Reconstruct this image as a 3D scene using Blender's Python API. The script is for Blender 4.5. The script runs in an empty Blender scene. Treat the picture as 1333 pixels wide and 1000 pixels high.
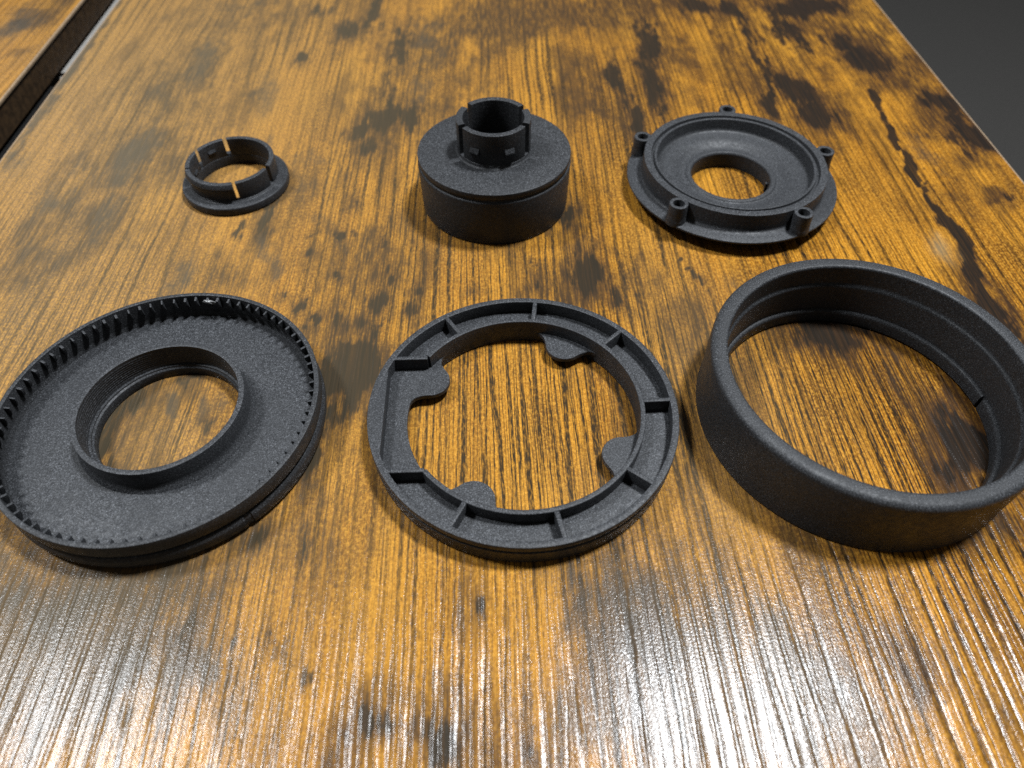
import bpy, bmesh, math, random
import numpy as np
from mathutils import Matrix, Vector

R = math.radians
random.seed(7)
scene = bpy.context.scene
COL = scene.collection

# ------------------------------------------------------------------ camera
F_PX, PW, PH = 924.0, 1333.0, 1000.0
CAM_H = 0.165
PITCH, YAW = R(50.7), R(1.8)
fw = np.array([math.sin(YAW) * math.cos(PITCH), math.cos(YAW) * math.cos(PITCH), -math.sin(PITCH)])
rt = np.array([math.cos(YAW), -math.sin(YAW), 0.0])
up = np.cross(rt, fw)
cam_data = bpy.data.cameras.new('camera')
cam = bpy.data.objects.new('camera', cam_data)
COL.objects.link(cam)
cam_data.sensor_fit = 'HORIZONTAL'
cam_data.sensor_width = 36.0
cam_data.lens = F_PX / PW * 36.0
cam_data.clip_start = 0.01
cam_data.clip_end = 30.0
cam.matrix_world = Matrix(((rt[0], up[0], -fw[0], 0), (rt[1], up[1], -fw[1], 0), (rt[2], up[2], -fw[2], CAM_H), (0, 0, 0, 1)))
cam_data.dof.use_dof = True
cam_data.dof.focus_distance = 0.205
cam_data.dof.aperture_fstop = 13.0
scene.camera = cam

# ------------------------------------------------------------------ light: a dim room and two ceiling lamps beyond the table
world = bpy.data.worlds.new('World')
scene.world = world
world.use_nodes = True
bg = world.node_tree.nodes['Background']
bg.inputs[0].default_value = (1.0, 0.97, 0.92, 1)
bg.inputs[1].default_value = 0.075

def ceiling_lamp(name, loc, power, size, color, aim):
    d = bpy.data.lights.new(name, 'AREA')
    d.shape = 'DISK'; d.size = size; d.energy = power; d.color = color
    o = bpy.data.objects.new(name, d); COL.objects.link(o)
    o.location = loc
    o.rotation_euler = (Vector(aim) - Vector(loc)).to_track_quat('-Z', 'Y').to_euler()
    return o
ceiling_lamp('ceiling_lamp_light', (0.57, 0.42, 1.80), 46.0, 0.26, (0.91, 0.955, 1.0), (0.1, 0.12, 0))
ceiling_lamp('ceiling_lamp_light', (-1.08, 0.44, 1.80), 26.0, 0.28, (0.91, 0.955, 1.0), (0.0, 0.12, 0))
ceiling_lamp('window_light', (-2.3, 2.4, 1.5), 2.5, 1.8, (0.88, 0.95, 1.0), (0.0, 0.15, 0))

scene.view_settings.view_transform = 'Standard'
scene.view_settings.look = 'None'
scene.view_settings.exposure = 0.0
scene.view_settings.gamma = 1.0
scene.view_settings.use_curve_mapping = False
scene.cycles.max_bounces = 6
scene.cycles.diffuse_bounces = 0
scene.cycles.glossy_bounces = 3
scene.cycles.caustics_reflective = False
scene.cycles.caustics_refractive = False
scene.cycles.sample_clamp_indirect = 2.0
scene.cycles.use_denoising = False

# ------------------------------------------------------------------ helpers
def at(x, y, z=0.0):
    """point of the plane at height z seen at pixel (x, y) of the 1333x1000 photograph"""
    d = fw * F_PX + rt * (x - PW / 2) + up * (PH / 2 - y)
    t = (z - CAM_H) / d[2]
    return np.array([0, 0, CAM_H]) + d * t

def link(name, mesh, mat, parent=None):
    o = bpy.data.objects.new(name, mesh)
    COL.objects.link(o)
    if mat is not None and len(mesh.materials) == 0:
        mesh.materials.append(mat)
    if parent is not None:
        o.parent = parent
    return o

def thing(name, label, cat, loc, rz=0.0, group=None):
    o = bpy.data.objects.new(name, None)
    o.empty_display_size = 0.01
    COL.objects.link(o)
    o.location = loc; o.rotation_euler = (0, 0, rz)
    o['label'] = label; o['category'] = cat
    if group: o['group'] = group
    return o

def finish(bm, name, sharp=38):
    bmesh.ops.remove_doubles(bm, verts=bm.verts, dist=1e-7)
    bmesh.ops.recalc_face_normals(bm, faces=bm.faces)
    me = bpy.data.meshes.new(name)
    bm.to_mesh(me); bm.free()
    me.polygons.foreach_set('use_smooth', [True] * len(me.polygons))
    me.set_sharp_from_angle(angle=R(sharp))
    return me

def rounded(pts, rad=0.0003, n=3):
    """round every corner of a closed profile"""
    out = []
    m = len(pts)
    for i in range(m):
        p0, p, p1 = (np.array(pts[i - 1][:2]), np.array(pts[i][:2]), np.array(pts[(i + 1) % m][:2]))
        r = pts[i][2] if len(pts[i]) > 2 else rad
        a, b = p0 - p, p1 - p
        la, lb = np.linalg.norm(a), np.linalg.norm(b)
        ra, rb = min(r, .42 * la), min(r, .42 * lb)
        A, B = p + a / la * ra, p + b / lb * rb
        for k in range(n + 1):
            t = k / n
            q = (1 - t) ** 2 * A + 2 * t * (1 - t) * p + t * t * B
            out.append((q[0], q[1]))
    return out

def revolve(profile, a0=0.0, a1=360.0, seg=168, center=(0, 0)):
    """closed (r, z) profile swept about the z axis, full turn or a sector with end caps (degrees)"""
    bm = bmesh.new()
    full = abs(a1 - a0) >= 359.99
    n = seg if full else max(2, int(round(seg * abs(a1 - a0) / 360.0)) + 1)
    rings = []
    for i in range(n if full else n + 1):
        a = R(a0 + (a1 - a0) * i / n)
        c, s = math.cos(a), math.sin(a)
        rings.append([bm.verts.new((center[0] + r * c, center[1] + r * s, z)) for r, z in profile])
    k = len(profile)
    cnt = len(rings)
    for i in range(cnt if full else cnt - 1):
        A, B = rings[i], rings[(i + 1) % cnt]
        for j in range(k):
            bm.faces.new((A[j], A[(j + 1) % k], B[(j + 1) % k], B[j]))
    if not full:
        bm.faces.new(rings[0]); bm.faces.new(rings[-1])
    return bm

def skew_end(bm, a, d, rm):
    """turn a radial end face at angle a (degrees) until it runs along direction d, hinged at radius rm"""
    u = Vector((math.cos(R(d)), math.sin(R(d)))); p = rm * Vector((math.cos(R(a)), math.sin(R(a))))
    for v in bm.verts:
        r = math.hypot(v.co.x, v.co.y)
        da = (math.degrees(math.atan2(v.co.y, v.co.x)) - a + 180) % 360 - 180
        if abs(da) < .05:
            bq = p.dot(u); t = -bq + math.copysign(math.sqrt(max(bq * bq - (rm * rm - r * r), 0)), bq)
            q = p + u * t
            v.co.x, v.co.y = q.x, q.y

def wall_profile(r0, r1, z0, z1, rad=0.00025):
    return rounded([(r1, z0), (r1, z1), (r0, z1), (r0, z0)], rad)

def prism(poly, z0, z1, bev=0.0002):
    bm = bmesh.new()
    lo = [bm.verts.new((x, y, z0)) for x, y in poly]
    hi = [bm.verts.new((x, y, z1)) for x, y in poly]
    n = len(poly)
    bm.faces.new(hi); bm.faces.new(list(reversed(lo)))
    for i in range(n):
        bm.faces.new((lo[i], lo[(i + 1) % n], hi[(i + 1) % n], hi[i]))
    if bev:
        bmesh.ops.recalc_face_normals(bm, faces=bm.faces)
        es = [e for e in bm.edges if all(v in hi for v in e.verts)]
        bmesh.ops.bevel(bm, geom=es, offset=bev, segments=2, affect='EDGES', profile=0.5)
    return bm

# ------------------------------------------------------------------ node helpers
class NT:
    def __init__(self, name):
        self.m = bpy.data.materials.new(name); self.m.use_nodes = True
        self.t = self.m.node_tree; self.t.nodes.clear()
        self.out = self.t.nodes.new('ShaderNodeOutputMaterial')
        self.b = self.t.nodes.new('ShaderNodeBsdfPrincipled')
        self.t.links.new(self.b.outputs[0], self.out.inputs[0])
    def put(self, sock, v):
        if hasattr(v, 'is_output'): self.t.links.new(v, sock)
        elif v is not None: sock.default_value = v
    def math(self, op, a, b=None, c=None, clamp=False):
        n = self.t.nodes.new('ShaderNodeMath'); n.operation = op; n.use_clamp = clamp
        self.put(n.inputs[0], a)
        if b is not None: self.put(n.inputs[1], b)
        if c is not None: self.put(n.inputs[2], c)
        return n.outputs[0]
    def ramp(self, v, lo, hi, a=0.0, b=1.0, smooth=True):
        n = self.t.nodes.new('ShaderNodeMapRange')
        n.interpolation_type = 'SMOOTHSTEP' if smooth else 'LINEAR'
        for i, s in enumerate((v, lo, hi, a, b)): self.put(n.inputs[i], s)
        return n.outputs[0]
    def mix(self, f, a, b, mode='MIX'):
        n = self.t.nodes.new('ShaderNodeMix'); n.data_type = 'RGBA'; n.blend_type = mode
        self.put(n.inputs[0], f)
        for s, v in ((n.inputs[6], a), (n.inputs[7], b)):
            if isinstance(v, tuple): v = (*v[:3], 1.0)
            self.put(s, v)
        return n.outputs[2]
    def objco(self):
        n = self.t.nodes.new('ShaderNodeTexCoord'); return n.outputs['Object']
    def sep(self, v):
        n = self.t.nodes.new('ShaderNodeSeparateXYZ'); self.put(n.inputs[0], v); return n.outputs
    def comb(self, x, y, z=0.0):
        n = self.t.nodes.new('ShaderNodeCombineXYZ')
        for i, s in enumerate((x, y, z)): self.put(n.inputs[i], s)
        return n.outputs[0]
    def scale(self, v, s):
        n = self.t.nodes.new('ShaderNodeVectorMath'); n.operation = 'MULTIPLY'
        self.put(n.inputs[0], v); n.inputs[1].default_value = s; return n.outputs[0]
    def noise(self, v, s=(1, 1, 1), detail=2.0, rough=0.5, dist=0.0, dim='3D', off=None):
        if off is not None:
            a = self.t.nodes.new('ShaderNodeVectorMath'); a.operation = 'ADD'
            self.put(a.inputs[0], self.scale(v, s)); a.inputs[1].default_value = off; vv = a.outputs[0]
        else:
            vv = self.scale(v, s)
        n = self.t.nodes.new('ShaderNodeTexNoise'); n.noise_dimensions = dim
        self.put(n.inputs['Vector'], vv)
        n.inputs['Scale'].default_value = 1.0
        n.inputs['Detail'].default_value = detail; n.inputs['Roughness'].default_value = rough
        n.inputs['Distortion'].default_value = dist
        return n.outputs[0]
    def bump(self, h, strength, dist, normal=None):
        n = self.t.nodes.new('ShaderNodeBump')
        n.inputs['Strength'].default_value = strength; n.inputs['Distance'].default_value = dist
        self.put(n.inputs['Height'], h)
        if normal is not None: self.put(n.inputs['Normal'], normal)
        return n.outputs[0]
    def attr(self, name):
        n = self.t.nodes.new('ShaderNodeAttribute'); n.attribute_name = name; return n

# ------------------------------------------------------------------ materials
def wood_material():
    g = NT('rustic_wood_laminate')
    co = g.objco(); s = g.sep(co)
    x, y = s[0], s[1]
    w1 = g.math('MULTIPLY', g.math('SUBTRACT', g.noise(co, (7, 3.5, 1), 2), .5), .010)
    w2 = g.math('MULTIPLY', g.math('SUBTRACT', g.noise(co, (60, 14, 1), 2), .5), .0016)
    w3 = g.math('MULTIPLY', g.math('SUBTRACT', g.noise(co, (420, 150, 1), 2), .5), .0006)
    xw = g.math('ADD', g.math('ADD', x, w1), g.math('ADD', w2, w3))
    wc = g.comb(xw, y, 0.0)
    at_ = g.attr('stain'); ss = g.t.nodes.new('ShaderNodeSeparateColor'); g.t.links.new(at_.outputs['Color'], ss.inputs[0])
    S_black, S_grey, S_red = ss.outputs[0], ss.outputs[1], ss.outputs[2]
    at2 = g.attr('tone'); s2 = g.t.nodes.new('ShaderNodeSeparateColor'); g.t.links.new(at2.outputs['Color'], s2.inputs[0])
    T_pale, T_line, T_mark = s2.outputs[0], s2.outputs[1], s2.outputs[2]
    # grain fields
    def ring_lines(freq, jit, brk, seed):
        ph = g.math('ADD', g.math('MULTIPLY', xw, freq), g.math('MULTIPLY', g.noise(co, jit, 2, .5, off=(seed, seed * 2, 0)), 3.0))
        sn = g.math('SINE', g.math('MULTIPLY', ph, 6.2832))
        return g.math('ADD', sn, g.math('MULTIPLY', g.math('SUBTRACT', g.noise(wc, brk, 3, .6, off=(seed + 4, 1, 0)), .5), 2.4))
    lines = ring_lines(215, (45, 5, 1), (330, 9, 1), 1.3)
    lines2 = ring_lines(450, (80, 7, 1), (700, 14, 1), 6.1)
    fibre = g.noise(wc, (1500, 28, 1), 3, .65)
    bands = g.noise(wc, (70, 3, 1), 3, .55)
    patch = g.noise(co, (30, 12, 1), 5, .65)
    fleck = g.noise(wc, (2100, 330, 1), 2, .6)
    mott = g.noise(co, (1300, 900, 1), 2, .6)
    # base colour
    gold, brown, honey, tan = (.37, .142, .009), (.12, .043, .006), (.57, .242, .018), (.29, .165, .066)
    base = g.mix(g.ramp(bands, .35, .68), gold, honey)
    base = g.mix(g.ramp(patch, .46, .68, 0, .82), base, brown)
    base = g.mix(g.ramp(g.noise(co, (17, 7, 1), 3, .6, off=(4, 9, 0)), .50, .70, 0, .65), base, (.68, .31, .026))
    base = g.mix(g.math('MULTIPLY', T_pale, .75), base, tan)
    base = g.mix(g.ramp(fibre, .42, .68, 0, .58), base, (.13, .052, .011))
    base = g.mix(g.ramp(mott, .42, .62, .0, .50), base, (.76, .37, .045))
    wth = g.noise(wc, (48, 9, 1), 6, .72, off=(7, 3, 0))
    base = g.mix(g.ramp(wth, .50, .66, 0, .62), base, (.070, .031, .010))
    pix = g.noise(co, (2700, 2100, 1), 2, .6)
    gr = g.ramp(pix, .30, .70, .68, 1.28, smooth=False)
    base = g.mix(1.0, base, g.comb(gr, gr, gr), 'MULTIPLY')
    # dark grain lines
    reg = g.ramp(g.noise(co, (20, 7, 1), 2, .5, off=(3.1, 1.7, 0)), .34, .60, .26, .90)
    lmod = g.math('ADD', g.math('MULTIPLY', T_line, .9), g.math('ADD', reg, .06))
    lm1 = g.ramp(lines, .62, 1.10)
    lm2 = g.math('MULTIPLY', g.ramp(lines2, .60, 1.15), .90)
    lm3 = g.math('MULTIPLY', g.ramp(ring_lines(930, (150, 11, 1), (1300, 24, 1), 3.7), .35, 1.15), .62)
    lmask = g.math('MULTIPLY', g.math('MAXIMUM', g.math('MAXIMUM', lm1, lm2), lm3), lmod, clamp=True)
    lmask = g.math('MULTIPLY', lmask, g.ramp(fleck, .28, .58, .35, 1.0))
    base = g.mix(lmask, base, (.016, .009, .005))
    pore = g.math('MULTIPLY', g.ramp(fleck, .56, .70), .60)
    base = g.mix(pore, base, (.040, .020, .010))
    # stains: hand placed patches broken up by noise
    big = g.noise(wc, (190, 38, 1), 5, .70)
    fine = g.noise(wc, (900, 90, 1), 3, .7, off=(2, 8, 0))
    brk = g.math('ADD', g.math('MULTIPLY', g.math('SUBTRACT', big, .5), 2.6), g.math('MULTIPLY', g.math('SUBTRACT', fine, .5), 1.3))
    soft = g.math('MULTIPLY', g.math('SUBTRACT', g.noise(co, (90, 50, 1), 5, .65, off=(1, 5, 0)), .5), 1.4)
    red = g.ramp(g.math('ADD', S_red, g.math('ADD', g.math('MULTIPLY', brk, .25), soft)), .02, .68, 0, .88)
    red = g.math('MULTIPLY', red, g.ramp(fine, .30, .62, .55, 1.15))
    base = g.mix(g.math('MULTIPLY', red, g.ramp(S_red, .02, .2), clamp=True), base, (.052, .026, .012))
    grey = g.ramp(g.math('ADD', S_grey, g.math('ADD', soft, g.math('MULTIPLY', g.math('SUBTRACT', fine, .5), .5))), .20, .95, 0, .80)
    base = g.mix(g.math('MULTIPLY', grey, g.ramp(S_grey, .02, .2)), base, (.045, .037, .030))
    halo = g.math('MULTIPLY', g.ramp(g.math('ADD', S_black, g.math('MULTIPLY', brk, .5)), .0, .70, 0, .75), g.ramp(S_black, .0, .30))
    base = g.mix(halo, base, (.070, .032, .014))
    blk = g.math('MULTIPLY', g.ramp(g.math('ADD', S_black, g.math('MULTIPLY', brk, .85)), .24, .62, 0, .97), g.ramp(S_black, .02, .36))
    blk = g.math('MULTIPLY', blk, g.ramp(fibre, .28, .62, .60, 1.0), clamp=True)
    base = g.mix(blk, base, (.012, .010, .009))
    base = g.mix(g.math('MULTIPLY', T_mark, .40), base, (.36, .29, .17))
    g.put(g.b.inputs['Base Color'], base)
    # relief: embossed grain plus a fine orange peel
    h = g.math('MULTIPLY', g.math('MAXIMUM', g.ramp(lines, .35, 1.05), g.math('MULTIPLY', g.ramp(lines2, .55, 1.15), .35)), -1.0)
    h = g.math('ADD', h, g.math('MULTIPLY', fibre, .04))
    h = g.math('ADD', h, g.math('MULTIPLY', g.noise(wc, (150, 3.0, 1), 2, .5, off=(9, 4, 0)), .9))
    n1 = g.bump(h, 1.0, .00014)
    peel = g.noise(co, (2100, 1800, 1), 2, .55)
    n2 = g.bump(peel, 1.0, .00005, n1)
    g.put(g.b.inputs['Normal'], n2)
    g.put(g.b.inputs['Roughness'], g.ramp(fine, .3, .7, .16, .22))
    g.b.inputs['Specular IOR Level'].default_value = .33
    return g.m

def nylon_material(name, base=(.048, .050, .054), grain=1.0, rough=.47):
    g = NT(name)
    co = g.objco()
    n1 = g.noise(co, (3000, 3000, 3000), 2, .6)
    n2 = g.noise(co, (700, 700, 700), 2, .5)
    n3 = g.noise(co, (60, 60, 60), 2, .5)
    c = g.mix(g.ramp(n1, .35, .68), tuple(v * .40 for v in base), tuple(v * 1.65 for v in base))
    c = g.mix(g.ramp(n1, .60, .74, 0, .6), c, (.26, .27, .29))  # pale specks put the grain's sparkle into the colour
    c = g.mix(g.ramp(n3, .35, .7, 0, .35), c, tuple(v * .75 for v in base))
    g.put(g.b.inputs['Base Color'], c)
    h = g.math('ADD', n1, g.math('MULTIPLY', n2, .8))
    g.put(g.b.inputs['Normal'], g.bump(h, 1.0 * grain, .00006))
    g.put(g.b.inputs['Roughness'], g.ramp(n2, .3, .7, rough - .07, rough + .10))
    g.b.inputs['Specular IOR Level'].default_value = .28
    return g.m

def plain(name, col, rough=.6, var=.25, sc=900, bump=.3):
    g = NT(name)
    co = g.objco()
    n = g.noise(co, (sc, sc, sc), 3, .6)
    g.put(g.b.inputs['Base Color'], g.mix(g.ramp(n, .3, .7), tuple(v * (1 - var) for v in col), tuple(v * (1 + var) for v in col)))
    g.put(g.b.inputs['Normal'], g.bump(n, bump, .3 / sc))
    g.b.inputs['Roughness'].default_value = rough
    return g.m

WOOD = wood_material()
NYLON = nylon_material('black_sintered_nylon')
NYLON_DARK = nylon_material('black_nylon_darker', (.042, .0435, .0465), .9, .47)  # slightly darker copy of the same nylon
EDGE = plain('pale_board_edge', (.34, .24, .15), .5)
EDGE_DARK = plain('dark_edge_band', (.050, .028, .012), .5, .45, 300)
CARPET = plain('charcoal_floor', (.050, .047, .043), .9, .5, 500, .8)
STRIPM = plain('pale_strip_grey', (.42, .40, .37), .5, .08, 200)
GLUE = plain('clear_glue', (.30, .30, .30), .12, .2, 900)

# ------------------------------------------------------------------ table tops and floor
def fbm(P, freq, seed, octaves=3):
    rs = np.random.RandomState(seed)
    out = np.zeros((len(P), 2)); amp = 1.0
    for o in range(octaves):
        tab = rs.uniform(-1, 1, (128, 128, 2))
        q = (P + 5.0) * np.array(freq) * 2 ** o
        i = np.floor(q).astype(int); f = q - i; f = f * f * (3 - 2 * f)
        a, b = i[:, 0] % 128, i[:, 1] % 128; a1, b1 = (a + 1) % 128, (b + 1) % 128
        fx, fy = f[:, :1], f[:, 1:]
        out += amp * ((tab[a, b] * (1 - fx) + tab[a1, b] * fx) * (1 - fy) + (tab[a, b1] * (1 - fx) + tab[a1, b1] * fx) * fy)
        amp *= .55
    return out

def blobs_to_attr(P, blobs, cracks):
    """P: n x 2 table points. blobs: (px, py, half width px, half height px, strength, channel)"""
    out = np.zeros((len(P), 3))
    P = P + .0026 * fbm(P, (110, 50), 11) * (1, 1.8) + .0012 * fbm(P, (420, 160), 12) * (1, 1.8)
    for px, py, hw, hh, st, ch in blobs:
        c = at(px, py)[:2]
        sx = abs(at(px + hw, py)[0] - at(px - hw, py)[0]) / 2
        sy = abs(at(px, py - hh)[1] - at(px, py + hh)[1]) / 2
        ax = at(px, py - 1)[:2]
        d = P - c
        e = (np.abs(d[:, 0]) / sx) ** 2 + (np.abs(d[:, 1]) / sy) ** 2
        out[:, ch] = np.maximum(out[:, ch], st * np.exp(-.75 * e))
        if ch == 0 and hw > 5:      # a smoky brown surround fading into the board
            e2 = (np.abs(d[:, 0]) / (2.0 * sx + .0015)) ** 2 + (np.abs(d[:, 1]) / (2.1 * sy + .003)) ** 2
            out[:, 2] = np.maximum(out[:, 2], min(.62 * st, .7) * np.exp(-.8 * e2))
    for pts, wpx, st, ch in cracks:
        Q = [at(*p)[:2] for p in pts]
        for a, b, p in zip(Q[:-1], Q[1:], pts):
            w = abs(at(p[0] + wpx, p[1])[0] - at(*p)[0])
            ab = b - a
            t = np.clip(((P - a) @ ab) / (ab @ ab), 0, 1)
            dd = np.linalg.norm(P - (a + t[:, None] * ab), axis=1)
            out[:, ch] = np.maximum(out[:, ch], st * np.exp(-(dd / w) ** 2))
    return out

K, G, B_ = 0, 1, 2
STAINS = [
    # far end
    (453, 38, 17, 11, 1.0, K), (418, 14, 10, 8, .5, K), (389, 70, 6, 6, .75, K), (350, 118, 22, 34, .55, G), (325, 128, 12, 22, .4, B_),
    (492, 14, 7, 24, .75, K), (520, 62, 18, 30, .62, K), (552, 55, 36, 40, .6, G), (500, 150, 26, 16, .95, K), (540, 150, 16, 20, .75, K), (470, 168, 22, 8, .7, K),
    (492, 186, 20, 10, .6, K), (505, 118, 10, 22, .6, K), (545, 118, 20, 26, .5, G), (598, 10, 14, 26, .5, B_), (640, 45, 36, 50, .55, B_), (690, 20, 34, 34, .5, B_),
    (770, 14, 70, 26, .62, B_), (735, 70, 20, 60, .35, B_), (842, 55, 7, 34, .9, K), (850, 112, 8, 40, .95, K), (806, 105, 8, 30, .75, K), (822, 154, 9, 15, 1.2, K),
    (905, 8, 24, 10, .85, K), (948, 8, 14, 9, .9, K), (872, 78, 14, 40, .45, B_), (940, 60, 12, 60, .4, B_), (975, 40, 8, 50, .55, K), (1050, 7, 44, 11, 1.15, K),
    (1030, 42, 22, 18, .7, K), (1001, 138, 9, 15, 1.05, K), (1040, 118, 24, 13, 1.15, K), (1063, 148, 22, 17, 1.1, K), (1020, 106, 14, 7, .8, K),
    (1096, 56, 17, 11, 1.2, K), (1124, 78, 20, 15, 1.25, K), (1140, 60, 30, 30, .7, B_), (1176, 92, 36, 32, .6, B_), (1226, 128, 34, 20, .85, B_), (1268, 176, 34, 19, 1.0, K), (1232, 134, 22, 12, .95, K),
    (1245, 155, 18, 8, .9, K), (1206, 202, 20, 24, .75, G), (1292, 252, 24, 13, .8, B_), (1310, 262, 12, 8, .7, K), (1150, 30, 40, 14, .5, B_),
    # left, grey washed
    (300, 10, 60, 20, .40, G), (258, 80, 20, 40, .72, G), (222, 108, 18, 34, .55, G), (176, 200, 30, 30, .95, G), (200, 170, 16, 22, .7, G), (66, 258, 20, 24, .75, G), (100, 232, 20, 24, .5, G),
    (130, 288, 20, 40, .6, G), (20, 214, 26, 16, .6, G), (160, 322, 34, 24, .45, G), (238, 362, 14, 24, .8, G), (60, 330, 40, 30, .45, G), (20, 400, 40, 40, .4, G), (250, 300, 20, 40, .35, G),
    (350, 286, 9, 22, .9, K), (346, 330, 15, 22, .85, G), (354, 362, 10, 16, .75, G), (310, 304, 4, 16, .8, K), (352, 176, 4, 18, .8, G), (395, 250, 22, 24, .45, G), (410, 210, 26, 12, .55, G),
    (394, 392, 8, 5, .8, K), (438, 372, 7, 5, .95, K), (402, 332, 6, 5, .8, K), (404, 384, 6, 4, .75, K), (414, 420, 14, 5, .85, K), (374, 384, 12, 4, .6, K), (440, 304, 9, 6, .7, K), (462, 304, 7, 5, .7, K), (404, 316, 7, 5, .55, K),
    (392, 420, 10, 8, .7, G), (440, 232, 6, 10, .6, K), (462, 262, 6, 5, .7, K), (452, 312, 26, 16, .35, G), (425, 280, 20, 30, .3, G),
    # between the front rings
    (462, 488, 26, 24, 1.35, K), (460, 468, 24, 12, 1.2, K), (440, 540, 18, 18, .75, K), (423, 471, 7, 5, .95, K), (426, 480, 6, 5, .85, K), (484, 402, 9, 16, .85, K), (452, 430, 18, 14, .6, K), (482, 440, 10, 18, .7, K),
    (500, 345, 26, 34, .62, B_), (548, 366, 8, 8, .85, K), (545, 400, 8, 20, .55, K), (600, 380, 30, 14, .3, B_),
    (765, 350, 18, 26, .85, K), (745, 385, 14, 14, .7, K), (800, 385, 12, 16, .7, K), (700, 395, 14, 10, .5, K), (738, 292, 9, 14, 1.0, K), (960, 385, 26, 20, .55, G), (905, 420, 26, 26, .5, B_),
    # right
    (1085, 420, 40, 22, 1.3, K), (1110, 452, 26, 20, .8, K), (1060, 446, 22, 14, .6, K), (1262, 586, 26, 26, 1.2, K), (1240, 610, 16, 16, .9, K), (1230, 548, 14, 26, .55, K),
    (1160, 470, 30, 50, .3, G), (1290, 392, 14, 30, 1.1, K), (1312, 432, 10, 24, .9, K), (950, 520, 18, 40, .3, B_), (1310, 700, 30, 30, .5, G),
    # inside the toothed tray
    (222, 540, 6, 34, 1.0, G), (236, 566, 5, 22, .85, G), (270, 528, 12, 18, .9, G), (285, 530, 9, 12, .8, G), (255, 498, 9, 6, .85, K), (272, 556, 6, 6, .8, K), (176, 520, 12, 60, .75, K), (140, 590, 18, 26, .9, K), (190, 500, 16, 20, .45, G),
    # broad weathered zones
    (575, 55, 60, 55, .55, B_), (650, 25, 60, 32, .85, B_), (725, 18, 60, 26, .85, B_), (810, 10, 80, 22, .75, B_), (560, 150, 60, 40, .5, B_), (500, 175, 55, 36, .6, B_), (640, 110, 30, 40, .4, B_), (765, 110, 40, 60, .55, B_),
    (860, 70, 44, 56, .6, B_), (960, 80, 34, 60, .5, B_), (1180, 88, 60, 50, .65, B_), (1235, 150, 60, 38, .75, B_), (1050, 30, 66, 28, .6, B_), (1070, 110, 70, 40, .45, B_), (480, 340, 66, 60, .55, B_), (452, 430, 60, 44, .55, B_),
    (745, 370, 70, 44, .6, B_), (820, 380, 50, 40, .45, B_), (180, 205, 90, 66, .55, B_), (110, 290, 80, 50, .55, B_), (240, 110, 66, 66, .5, B_), (60, 330, 70, 50, .5, B_), (390, 245, 44, 40, .45, B_), (430, 560, 40, 60, .5, B_),
    (60, 770, 90, 66, .7, B_), (190, 765, 90, 44, .7, B_), (335, 690, 50, 40, .55, B_), (800, 780, 66, 60, .5, B_), (900, 430, 40, 60, .45, B_), (1110, 440, 80, 40, .6, B_), (1250, 560, 60, 70, .6, B_), (190, 520, 40, 60, .5, B_), (330, 20, 90, 40, .45, B_), (300, 360, 60, 40, .4, B_),
    (1290, 420, 40, 60, .5, B_), (1240, 250, 50, 40, .35, B_), (1290, 680, 50, 40, .5, B_), (540, 950, 60, 40, .55, B_), (420, 700, 60, 60, .35, B_), (170, 870, 80, 50, .5, B_),
    (80, 860, 180, 120, 1.2, G), (860, 890, 130, 160, 1.25, G), (1020, 930, 120, 120, 1.1, G), (220, 960, 120, 60, .5, G), (1200, 880, 100, 100, .45, B_),  # front grey deepened so the lamp glare over it reads silver
    # front
    (412, 584, 10, 22, .95, K), (404, 605, 9, 12, .9, K), (396, 640, 14, 22, .6, G), (335, 700, 22, 18, .6, K), (395, 690, 10, 30, .45, K), (238, 815, 8, 30, .8, K), (226, 850, 10, 26, .75, K), (300, 820, 3, 8, .8, K),
    (368, 822, 9, 9, .5, K), (392, 860, 4, 26, .75, K), (556, 968, 30, 34, .8, K), (490, 960, 34, 26, .7, K), (628, 782, 8, 16, .55, K), (690, 890, 10, 16, .6, K), (530, 795, 5, 8, .75, K), (60, 800, 60, 40, .35, B_), (160, 780, 60, 40, .4, B_), (40, 880, 50, 40, .3, G),
    (790, 760, 40, 30, .3, G), (850, 800, 8, 60, .55, K), (1160, 830, 20, 50, .35, B_), (700, 960, 26, 30, .4, K),
]
CRACKS = [
    ([(1128, 118), (1150, 150), (1164, 182)], 4, 1.2, K), ([(1164, 182), (1190, 232), (1204, 258), (1222, 282), (1250, 318)], 4.5, 1.7, K),
    ([(1250, 318), (1262, 342), (1284, 374), (1322, 436)], 9, .95, K), ([(980, 60), (996, 100), (1003, 128)], 3.5, .85, K), ([(1000, 10), (1014, 50), (1024, 66)], 3.5, .8, K),
    ([(880, 330), (905, 365), (925, 392)], 3.5, .8, K), ([(852, 30), (856, 90), (858, 150)], 3, .7, K), ([(500, 300), (508, 380), (500, 440)], 3, .55, K),
    ([(158, -4), (80, 106), (0, 215)], 9, .75, G), ([(162, -4), (80, 110), (0, 222)], 5, .6, B_), ([(700, 330), (706, 392)], 3, .6, K), ([(810, 330), (835, 395)], 4, .6, K),
]
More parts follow.
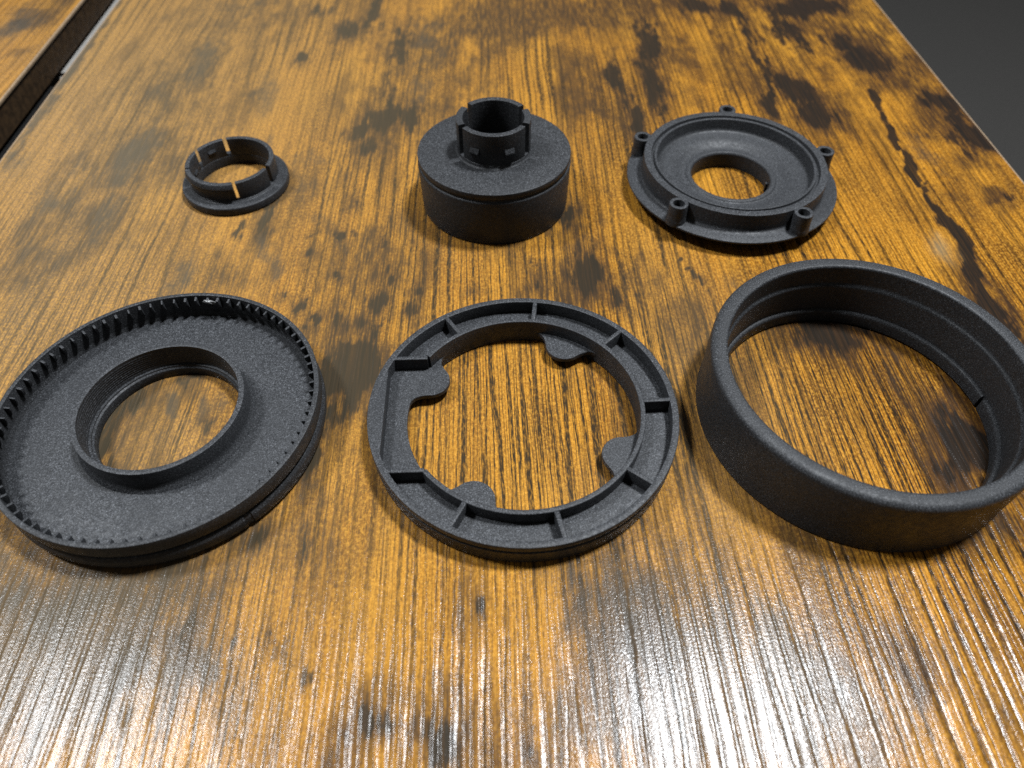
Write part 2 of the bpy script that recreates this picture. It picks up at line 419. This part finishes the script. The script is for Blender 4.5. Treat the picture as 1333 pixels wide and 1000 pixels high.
TONES = [  # channels: pale tone with painted-in glare haze, strong grain lines, dried water mark
    (120, 120, 240, 200, 1.0, 0), (60, 400, 200, 200, .9, 0), (330, 60, 120, 120, .55, 0), (420, 620, 60, 80, .35, 0), (930, 560, 60, 170, .55, 0), (100, 700, 240, 140, .7, 0), (860, 700, 120, 80, .4, 0), (210, 590, 70, 60, .8, 0),
    (680, 560, 170, 150, .75, 1), (580, 340, 120, 110, .55, 1), (1130, 520, 180, 120, .85, 1), (1080, 800, 200, 120, .65, 1), (780, 200, 160, 180, .45, 1), (960, 250, 90, 90, .55, 1), (1180, 660, 140, 90, .7, 1),
    (1224, 326, 13, 17, 1.0, 2), (1212, 306, 6, 9, .9, 2),
]

def table_board(name, label, x0, x1, y0, y1, step, stains, tones, cracks, z=0.0, thick=0.018):
    root = thing(name, label, 'table', ((x0 + x1) / 2, (y0 + y1) / 2, z))
    cx, cy = (x0 + x1) / 2, (y0 + y1) / 2
    nx, ny = int(round((x1 - x0) / step)), int(round((y1 - y0) / step))
    X = np.linspace(x0, x1, nx + 1); Y = np.linspace(y0, y1, ny + 1)
    gx, gy = np.meshgrid(X, Y)
    P = np.stack([gx.ravel(), gy.ravel()], 1)
    n = len(P)
    V = np.zeros((n, 3)); V[:, 0] = P[:, 0] - cx; V[:, 1] = P[:, 1] - cy
    idx = np.arange(n).reshape(ny + 1, nx + 1)
    q = np.stack([idx[:-1, :-1], idx[:-1, 1:], idx[1:, 1:], idx[1:, :-1]], -1).reshape(-1, 4)
    me = bpy.data.meshes.new(name)
    me.from_pydata(V.tolist(), [], q.tolist())
    for an, bl, cr in (('stain', stains, cracks), ('tone', tones, [])):
        v = blobs_to_attr(P, bl, cr)
        a = me.attributes.new(an, 'FLOAT_COLOR', 'POINT')
        rgba = np.ones((n, 4)); rgba[:, :3] = v
        a.data.foreach_set('color', rgba.ravel().astype(np.float32))
    link('wood_surface', me, WOOD, root)
    hx, hy = (x1 - x0) / 2, (y1 - y0) / 2
    # solid core below the laminate sheet, inside the edge strips
    bm = bmesh.new()
    bmesh.ops.create_cube(bm, size=1.0, matrix=Matrix.LocRotScale((0, 0, -.0004 - thick / 2), None, (2 * hx - .0002, 2 * hy - .0002, thick - .0002)))
    link('core', finish(bm, 'core'), EDGE_DARK, root)
    # edge bands: a slim bar along each side, its top arris rounded and pale
    for sx, sy in ((1, 0), (-1, 0), (0, 1), (0, -1)):
        L = (hy if sx else hx) * 2
        prof = rounded([(0, -.0003), (.0008, -.0004, .0003), (.0008, -.0016), (0, -.0016)], .0001, 2)
        bm = bmesh.new()
        ends = []
        for e in (-L / 2, L / 2):
            ends.append([bm.verts.new(((hx + p[0]) * sx if sx else e, (hy + p[0]) * sy if sy else e, p[1] + .0003)) for p in prof])
        k = len(prof)
        for j in range(k):
            bm.faces.new((ends[0][j], ends[0][(j + 1) % k], ends[1][(j + 1) % k], ends[1][j]))
        bm.faces.new(ends[0]); bm.faces.new(ends[1])
        link('edge_arris', finish(bm, 'edge_arris'), EDGE, root)
    return root

table_board('table_top', 'rustic golden brown wood laminate table top carrying all the black parts', -.1985, .2072, -.10, .66, .0016, STAINS, TONES, CRACKS)
rng = random.Random(3)
ADJ_ST = [(6, 40, 26, 30, .9, G), (40, 22, 30, 14, .7, B_), (70, 8, 18, 12, .5, B_), (20, 66, 16, 8, .5, B_)]
adj = table_board('side_table_top', 'second wood table top at the upper left corner, across a narrow gap', -.60, -.2195, .05, .66, .003, ADJ_ST, [(30, 80, 90, 90, .4, 0)], [], thick=.0135)

bm = bmesh.new()
bmesh.ops.create_cube(bm, size=1.0, matrix=Matrix.LocRotScale((-.2265, .53, -.0310), None, (.022, .34, .030)))
bmesh.ops.bevel(bm, geom=bm.edges[:], offset=.002, segments=2, affect='EDGES')
o = link('pale_gap_strip', finish(bm, 'pale_gap_strip'), STRIPM)  # invented pale bar for an unidentified light strip in the gap
o['label'] = 'pale grey rail showing in the gap between the two table tops'; o['category'] = 'strip'

bm = bmesh.new()
bmesh.ops.create_cube(bm, size=1.0, matrix=Matrix.LocRotScale((-.2265 + .40975, .200 - .355, -.0310), None, (.022, .30, .030)))
bmesh.ops.bevel(bm, geom=bm.edges[:], offset=.002, segments=2, affect='EDGES')
link('gap_shade_bar', finish(bm, 'gap_shade_bar'), plain('gap_shade_black', (.006, .006, .006), .6, .2, 300), adj)  # added black bar standing in for the shade in the gap
me = bpy.data.meshes.new('floor')
me.from_pydata([(-6, -6, -.5), (6, -6, -.5), (6, 6, -.5), (-6, 6, -.5)], [], [(0, 1, 2, 3)])
fl = link('floor', me, CARPET); fl['kind'] = 'structure'

# ------------------------------------------------------------------ lobed ring (front, middle)
def lobed_ring():
    t = thing('lobed_ring', 'flat black ring with ribbed pockets and four inward lobes, front row middle', 'ring', (.0068, .1199, 0))
    ZT, ZP, ZB = .0088, .0042, .0027
    RI = .0325
    # plate
    link('base_plate', finish(revolve(wall_profile(RI, .0416, ZB, ZP, .00015)), 'base_plate'), NYLON, t)
    # lobes
    for c in (62.5, -27.5, -117.5, 152.5):
        bm = bmesh.new(); rows = []
        n = 110; hw = 19.5
        for i in range(n + 1):
            u = -1 + 2 * i / n
            dl = abs(u) * R(hw); rc, rho = .0300, .0057
            lim = math.asin(rho / rc)
            if dl < lim * .93:
                ri = rc * math.cos(dl) - math.sqrt(rho ** 2 - (rc * math.sin(dl)) ** 2)
            else:
                r0 = rc * math.cos(lim * .93) - math.sqrt(rho ** 2 - (rc * math.sin(lim * .93)) ** 2)
                q = (dl - lim * .93) / (R(hw) - lim * .93)
                ri = r0 + (RI - .00002 - r0) * (1 - (1 - q) ** 3.0)
            a = R(c + u * hw)
            row = []
            for r, z in ((RI, ZP), (ri + .00015, ZP), (ri, ZP - .00015), (ri, ZB + .0001), (RI, ZB)):
                row.append(bm.verts.new((r * math.cos(a), r * math.sin(a), z)))
            rows.append(row)
        for A, Bq in zip(rows[:-1], rows[1:]):
            for j in range(4):
                bm.faces.new((A[j], A[j + 1], Bq[j + 1], Bq[j]))
        link('lobe', finish(bm, 'lobe', 30), NYLON, t)
    # outer wall with a groove round its side
    prof = rounded([(.0423, 0), (.0427, .0006), (.0430, .0050), (.0430, .0058), (.0425, .0060), (.0425, .0065), (.0430, .0067), (.0430, ZT, .0004), (.0411, ZT), (.0411, 0)], .0002, 2)
    link('outer_wall', finish(revolve(prof), 'outer_wall'), NYLON, t)
    # inner wall, open on the left
    a = 144.5
    link('inner_wall', finish(revolve(wall_profile(RI, .0339, .0004, ZT, .0003), -142.5, a), 'inner_wall'), NYLON, t)
    # ribs
    for ang in (82.3, 122.3, 42.2, 1.6, -38.6, -78, -118):
        c, s = math.cos(R(ang)), math.sin(R(ang))
        h = .00065
        poly = [(r * c - k * s, r * s + k * c) for r, k in ((.0337, -h), (.0415, -h), (.0415, h), (.0337, h))]
        link('rib', finish(prism(poly, ZP, ZT - .00003, .00025), 'rib'), NYLON, t)
    # side walls of the open bay and the solid segment behind its straight back
    for y0, sg in ((.0188, 1), (-.0200, -1)):
        xi = -math.sqrt(.0331 ** 2 - y0 ** 2); xo = -math.sqrt(.0416 ** 2 - y0 ** 2)
        h = .00065
        link('partition', finish(prism([(xo, y0 - h), (xi, y0 - h), (xi, y0 + h), (xo, y0 + h)], ZP, ZT - .00005, .00025), 'partition'), NYLON, t)
    xc = -.0383
    a0 = math.degrees(math.acos(-xc / .0416))
    pts = []
    for i in range(25):
        a = R(180 - a0 + 2 * a0 * i / 24)
        pts.append((.0416 * math.cos(a), .0416 * math.sin(a)))
    link('solid_segment', finish(prism(pts, ZB, ZT - .00008, .0002), 'solid_segment'), NYLON, t)
lobed_ring()

# ------------------------------------------------------------------ toothed tray (front, left)
def toothed_tray():
    t = thing('toothed_tray', 'shallow black dish with fine inner teeth and raised centre hub, front row left', 'tray', (-.0930, .1219, 0))
    ZF = .0038
    prof = rounded([(.0205, .0010), (.0418, .0010), (.0418, ZF), (.0250, ZF), (.0205, ZF)], .0002, 2)
    link('tray_floor', finish(revolve(prof), 'tray_floor'), NYLON, t)
    prof = rounded([(.0426, .0004), (.0426, .0064), (.0429, .0068), (.0434, .0071), (.0434, .0118, .0004), (.0420, .0118), (.0420, .0050), (.0414, .0036), (.0414, .0004)], .0002, 2)
    link('rim_wall', finish(revolve(prof), 'rim_wall'), NYLON_DARK, t)
    bead = rounded([(.0422, 0), (.0431, .0006), (.0437, .0026), (.0437, .0046), (.0431, .0058), (.0424, .0060)], .0004, 3)
    for a0, a1 in ((-46.5, 128), (131, 310.8)):
        link('outer_bead', finish(revolve(bead, a0, a1), 'outer_bead'), NYLON_DARK, t)
    key = rounded([(.0422, 0), (.0428, .0006), (.0433, .0026), (.0433, .0044), (.0429, .0054), (.0424, .0056)], .0004, 3)
    for a0, a1 in ((310.8, 313.5), (128, 131)):
        link('bead_notch', finish(revolve(key, a0, a1, 720), 'bead_notch'), NYLON_DARK, t)
    # hub with a stepped bore
    prof = rounded([(.0199, .0002), (.0216, .0002), (.0236, .0030), (.0244, .0038, .0012), (.0229, .0052, .0010), (.0228, .0112, .0003), (.0212, .0112, .0003), (0.02135, 0.0102), (0.02120, 0.0098), (0.02135, 0.0095), (0.02120, 0.0091), (0.02135, 0.0087), (0.02120, 0.0083), (0.02135, 0.0080), (0.02120, 0.0076), (0.02135, 0.0072), (0.02120, 0.0068), (0.02135, 0.0065), (0.02120, 0.0061), (0.02135, 0.0057), (0.02120, 0.0053), (0.02135, 0.0050), (0.02120, 0.0046), (.0212, .0036), (.0199, .0030)], .00012, 2)
    link('hub', finish(revolve(prof), 'hub'), NYLON, t)
    # teeth: slim gussets on the inside of the rim
    h = .00028
    bm = bmesh.new()
    side = [(.0421, .0072), (.0413, .0079), (.0405, .0100), (.0405, .0110), (.0421, .0113)]
    a = [bm.verts.new((r, -h, z)) for r, z in side]; b = [bm.verts.new((r, h, z)) for r, z in side]
    bm.faces.new(a); bm.faces.new(list(reversed(b)))
    for j in range(5):
        bm.faces.new((a[j], a[(j + 1) % 5], b[(j + 1) % 5], b[j]))
    tooth = finish(bm, 'tooth'); tooth.materials.append(NYLON)
    for i in range(76):
        o = link('tooth', tooth, None, t)
        o.rotation_euler = (0, 0, R(360 / 76 * i + rng.uniform(-.35, .35)))
        k = rng.uniform(.97, 1.0); o.scale = (1, rng.uniform(.8, 1.35), k)
    # a smear of glue caught on the back teeth
    bm = bmesh.new()
    bmesh.ops.create_icosphere(bm, subdivisions=3, radius=1.0)
    for v in bm.verts:
        k = 1 + .35 * math.sin(5 * v.co.x + 3 * v.co.z) * math.cos(4 * v.co.y + 2)
        v.co = Vector((v.co.x * .0019 * k, v.co.y * .0006, v.co.z * .0008 * k))
    me = finish(bm, 'glue_smear', 80)
    o = link('glue_smear', me, GLUE, t)
    a = R(84.5); o.location = (.0409 * math.cos(a), .0409 * math.sin(a), .0101); o.rotation_euler = (.5, .15, a - R(90))
    o['label'] = 'glossy smear of clear glue'
toothed_tray()

# ------------------------------------------------------------------ deep plain ring (front, right)
def deep_ring():
    t = thing('deep_ring', 'tall smooth black ring with wide flat rim, front row right, cut by the frame', 'ring', (.1013, .1206, 0))
    prof = rounded([(.0432, 0), (.0437, .0005), (.0435, .0070, .002), (.0437, .0130, .003), (.0437, .0220, .0020), (.0391, .0220, .0009), (.0392, .0153, .0007), (.0384, .0146, .0006), (.0383, 0)], .0003, 4)
    link('ring_wall', finish(revolve(prof, seg=220), 'ring_wall'), NYLON_DARK, t)
    led = rounded([(.0386, .0006), (.0386, .0052), (.0376, .0049), (.0373, .0043), (.0373, .0006)], .0003, 3)
    for a0, a1 in ((2.2, 240), (243, 360.4)):
        link('inner_ledge', finish(revolve(led, a0, a1, 200), 'inner_ledge'), NYLON_DARK, t)
deep_ring()

# ------------------------------------------------------------------ small slotted clip ring (back, left)
def slotted_ring():
    t = thing('slotted_ring', 'small black flanged ring with thin slots in its wall, back row left', 'ring', (-.0993, .2386, 0))
    prof = rounded([(.0195, 0), (.0199, .0006), (.0199, .0034, .0006), (.0168, .0036, .0004), (.0164, .0042), (.0145, .0042), (.0145, 0)], .0003, 3)
    link('flange', finish(revolve(prof), 'flange'), NYLON, t)
    plainp = wall_profile(.0146, .0163, .0037, .0112, .0003)
    barb = rounded([(.0146, .0037), (.0163, .0037), (.0163, .0084), (.0170, .0092, .0003), (.0164, .0109), (.0161, .0112), (.0146, .0112)], .0003, 3)
    for a0, a1, p in ((112.6, 153.2, plainp), (158.2, 198.4, plainp), (201.4, 284.8, barb), (289.2, 337.0, plainp), (344.0, 467.4, plainp)):
        bm = revolve(p, a0, a1, 120)
        for e in (a0, a1):
            if 150 < e < 160: skew_end(bm, e, 116, .0155)
        link('wall_tab', finish(bm, 'wall_tab'), NYLON, t)
    # small catches on the inside of two tabs
    for ang, z in ((134, .0080), (178, .0056), (353, .0046)):
        bm = bmesh.new()
        w = .0016
        sect = [(.0148, z - .0010), (.0148, z + .0012), (.01405, z - .0003), (.0142, z - .0008)]
        A = [bm.verts.new((r, -w, q)) for r, q in sect]; Bv = [bm.verts.new((r, w, q)) for r, q in sect]
        bm.faces.new(A); bm.faces.new(list(reversed(Bv)))
        for j in range(4): bm.faces.new((A[j], A[(j + 1) % 4], Bv[(j + 1) % 4], Bv[j]))
        o = link('catch', finish(bm, 'catch'), NYLON, t); o.rotation_euler = (0, 0, R(ang))
slotted_ring()

# ------------------------------------------------------------------ drum with a slotted neck (back, middle)
def necked_drum():
    t = thing('necked_drum', 'solid black drum with a slotted collar neck on top, back row middle', 'drum', (.0007, .2265, 0))
    Z = .0215
    prof = rounded([(.0268, 0), (.0272, .0006), (.0277, .0180, .0003), (.0270, .0184), (.0270, .0191), (.0274, .0194), (.0275, Z, .0004), (.0110, Z), (.0110, .004), (.0001, .004), (.0001, 0)], .0002, 2)
    link('drum_body', finish(revolve(prof, seg=200), 'drum_body'), NYLON_DARK, t)
    prof = rounded([(.0111, .0150), (.0111, .0230), (.0129, .0230), (.0131, .0222), (.0139, .0216, .0006), (.0139, .0213), (.0120, .0210)], .0002, 3)
    link('neck_base', finish(revolve(prof), 'neck_base'), NYLON_DARK, t)
    p = wall_profile(.0107, .0131, .0227, .0340, .0003)
    pin = wall_profile(.0107, .0128, .0227, .0342, .0003)
    for a0, a1, q in ((147, 203, p), (214, 327, pin), (338, 382, p), (393, 495, pin)):
        link('neck_tab', finish(revolve(q, a0, a1, 140), 'neck_tab'), NYLON_DARK, t)
    for ang in (238.5, 294):
        bm = bmesh.new(); w = .0019
        sect = [(.0126, .0258), (.0126, .0290), (.01365, .0273), (.0134, .0264)]
        A = [bm.verts.new((r, -w, q)) for r, q in sect]; Bv = [bm.verts.new((r, w, q)) for r, q in sect]
        bm.faces.new(A); bm.faces.new(list(reversed(Bv)))
        for j in range(4): bm.faces.new((A[j], A[(j + 1) % 4], Bv[(j + 1) % 4], Bv[j]))
        bmesh.ops.bevel(bm, geom=bm.edges[:], offset=.00015, segments=2, affect='EDGES')
        o = link('catch', finish(bm, 'catch'), NYLON, t); o.rotation_euler = (0, 0, R(ang))
necked_drum()

# ------------------------------------------------------------------ flanged cover with five screw bosses (back, right)
def flanged_cover():
    t = thing('flanged_cover', 'black flanged cover with dished centre hole and five screw bosses, back row right', 'cover', (.0904, .2297, 0))
    prof = rounded([(.0391, .0050), (.0391, .0058), (.0352, .0063, .001), (.0338, .0069, .0008), (.0336, .0132), (.0309, .0132), (.0307, .0116), (.0298, .0116), (.0297, .0129), (.0287, .0129, .0004),
                    (.0280, .0082, .0012), (.0222, .0077, .002), (.0190, .0062, .0012), (.0171, .0060, .0006), (.0165, .0067, .0004), (.0152, .0067, .0004), (.0147, .0060), (.0147, 0), (.0185, 0), (.0225, .0032, .001), (.0360, .0043)], .0002, 3)
    link('cover_body', finish(revolve(prof, seg=200), 'cover_body'), NYLON, t)
    bos = rounded([(.0019, .0062), (.0038, .0052), (.0038, .0062, .0008), (.0034, .0084, .001), (.0033, .0131, .0003), (.0020, .0131, .0003)], .0002, 3)
    me = finish(revolve(bos, seg=40), 'screw_boss'); me.materials.append(NYLON)
    for ang in (152, 81.5, 8.0, -62.5, -135):
        o = link('screw_boss', me, None, t)
        o.location = (.0361 * math.cos(R(ang)), .0361 * math.sin(R(ang)), 0)
    for ang in (176, -8, 262):
        bm = bmesh.new(); bmesh.ops.create_cube(bm, size=1.0, matrix=Matrix.LocRotScale((.0143, 0, .0022), None, (.0012, .0012, .0036)))
        o = link('key', finish(bm, 'key'), NYLON, t); o.rotation_euler = (0, 0, R(ang))
flanged_cover()
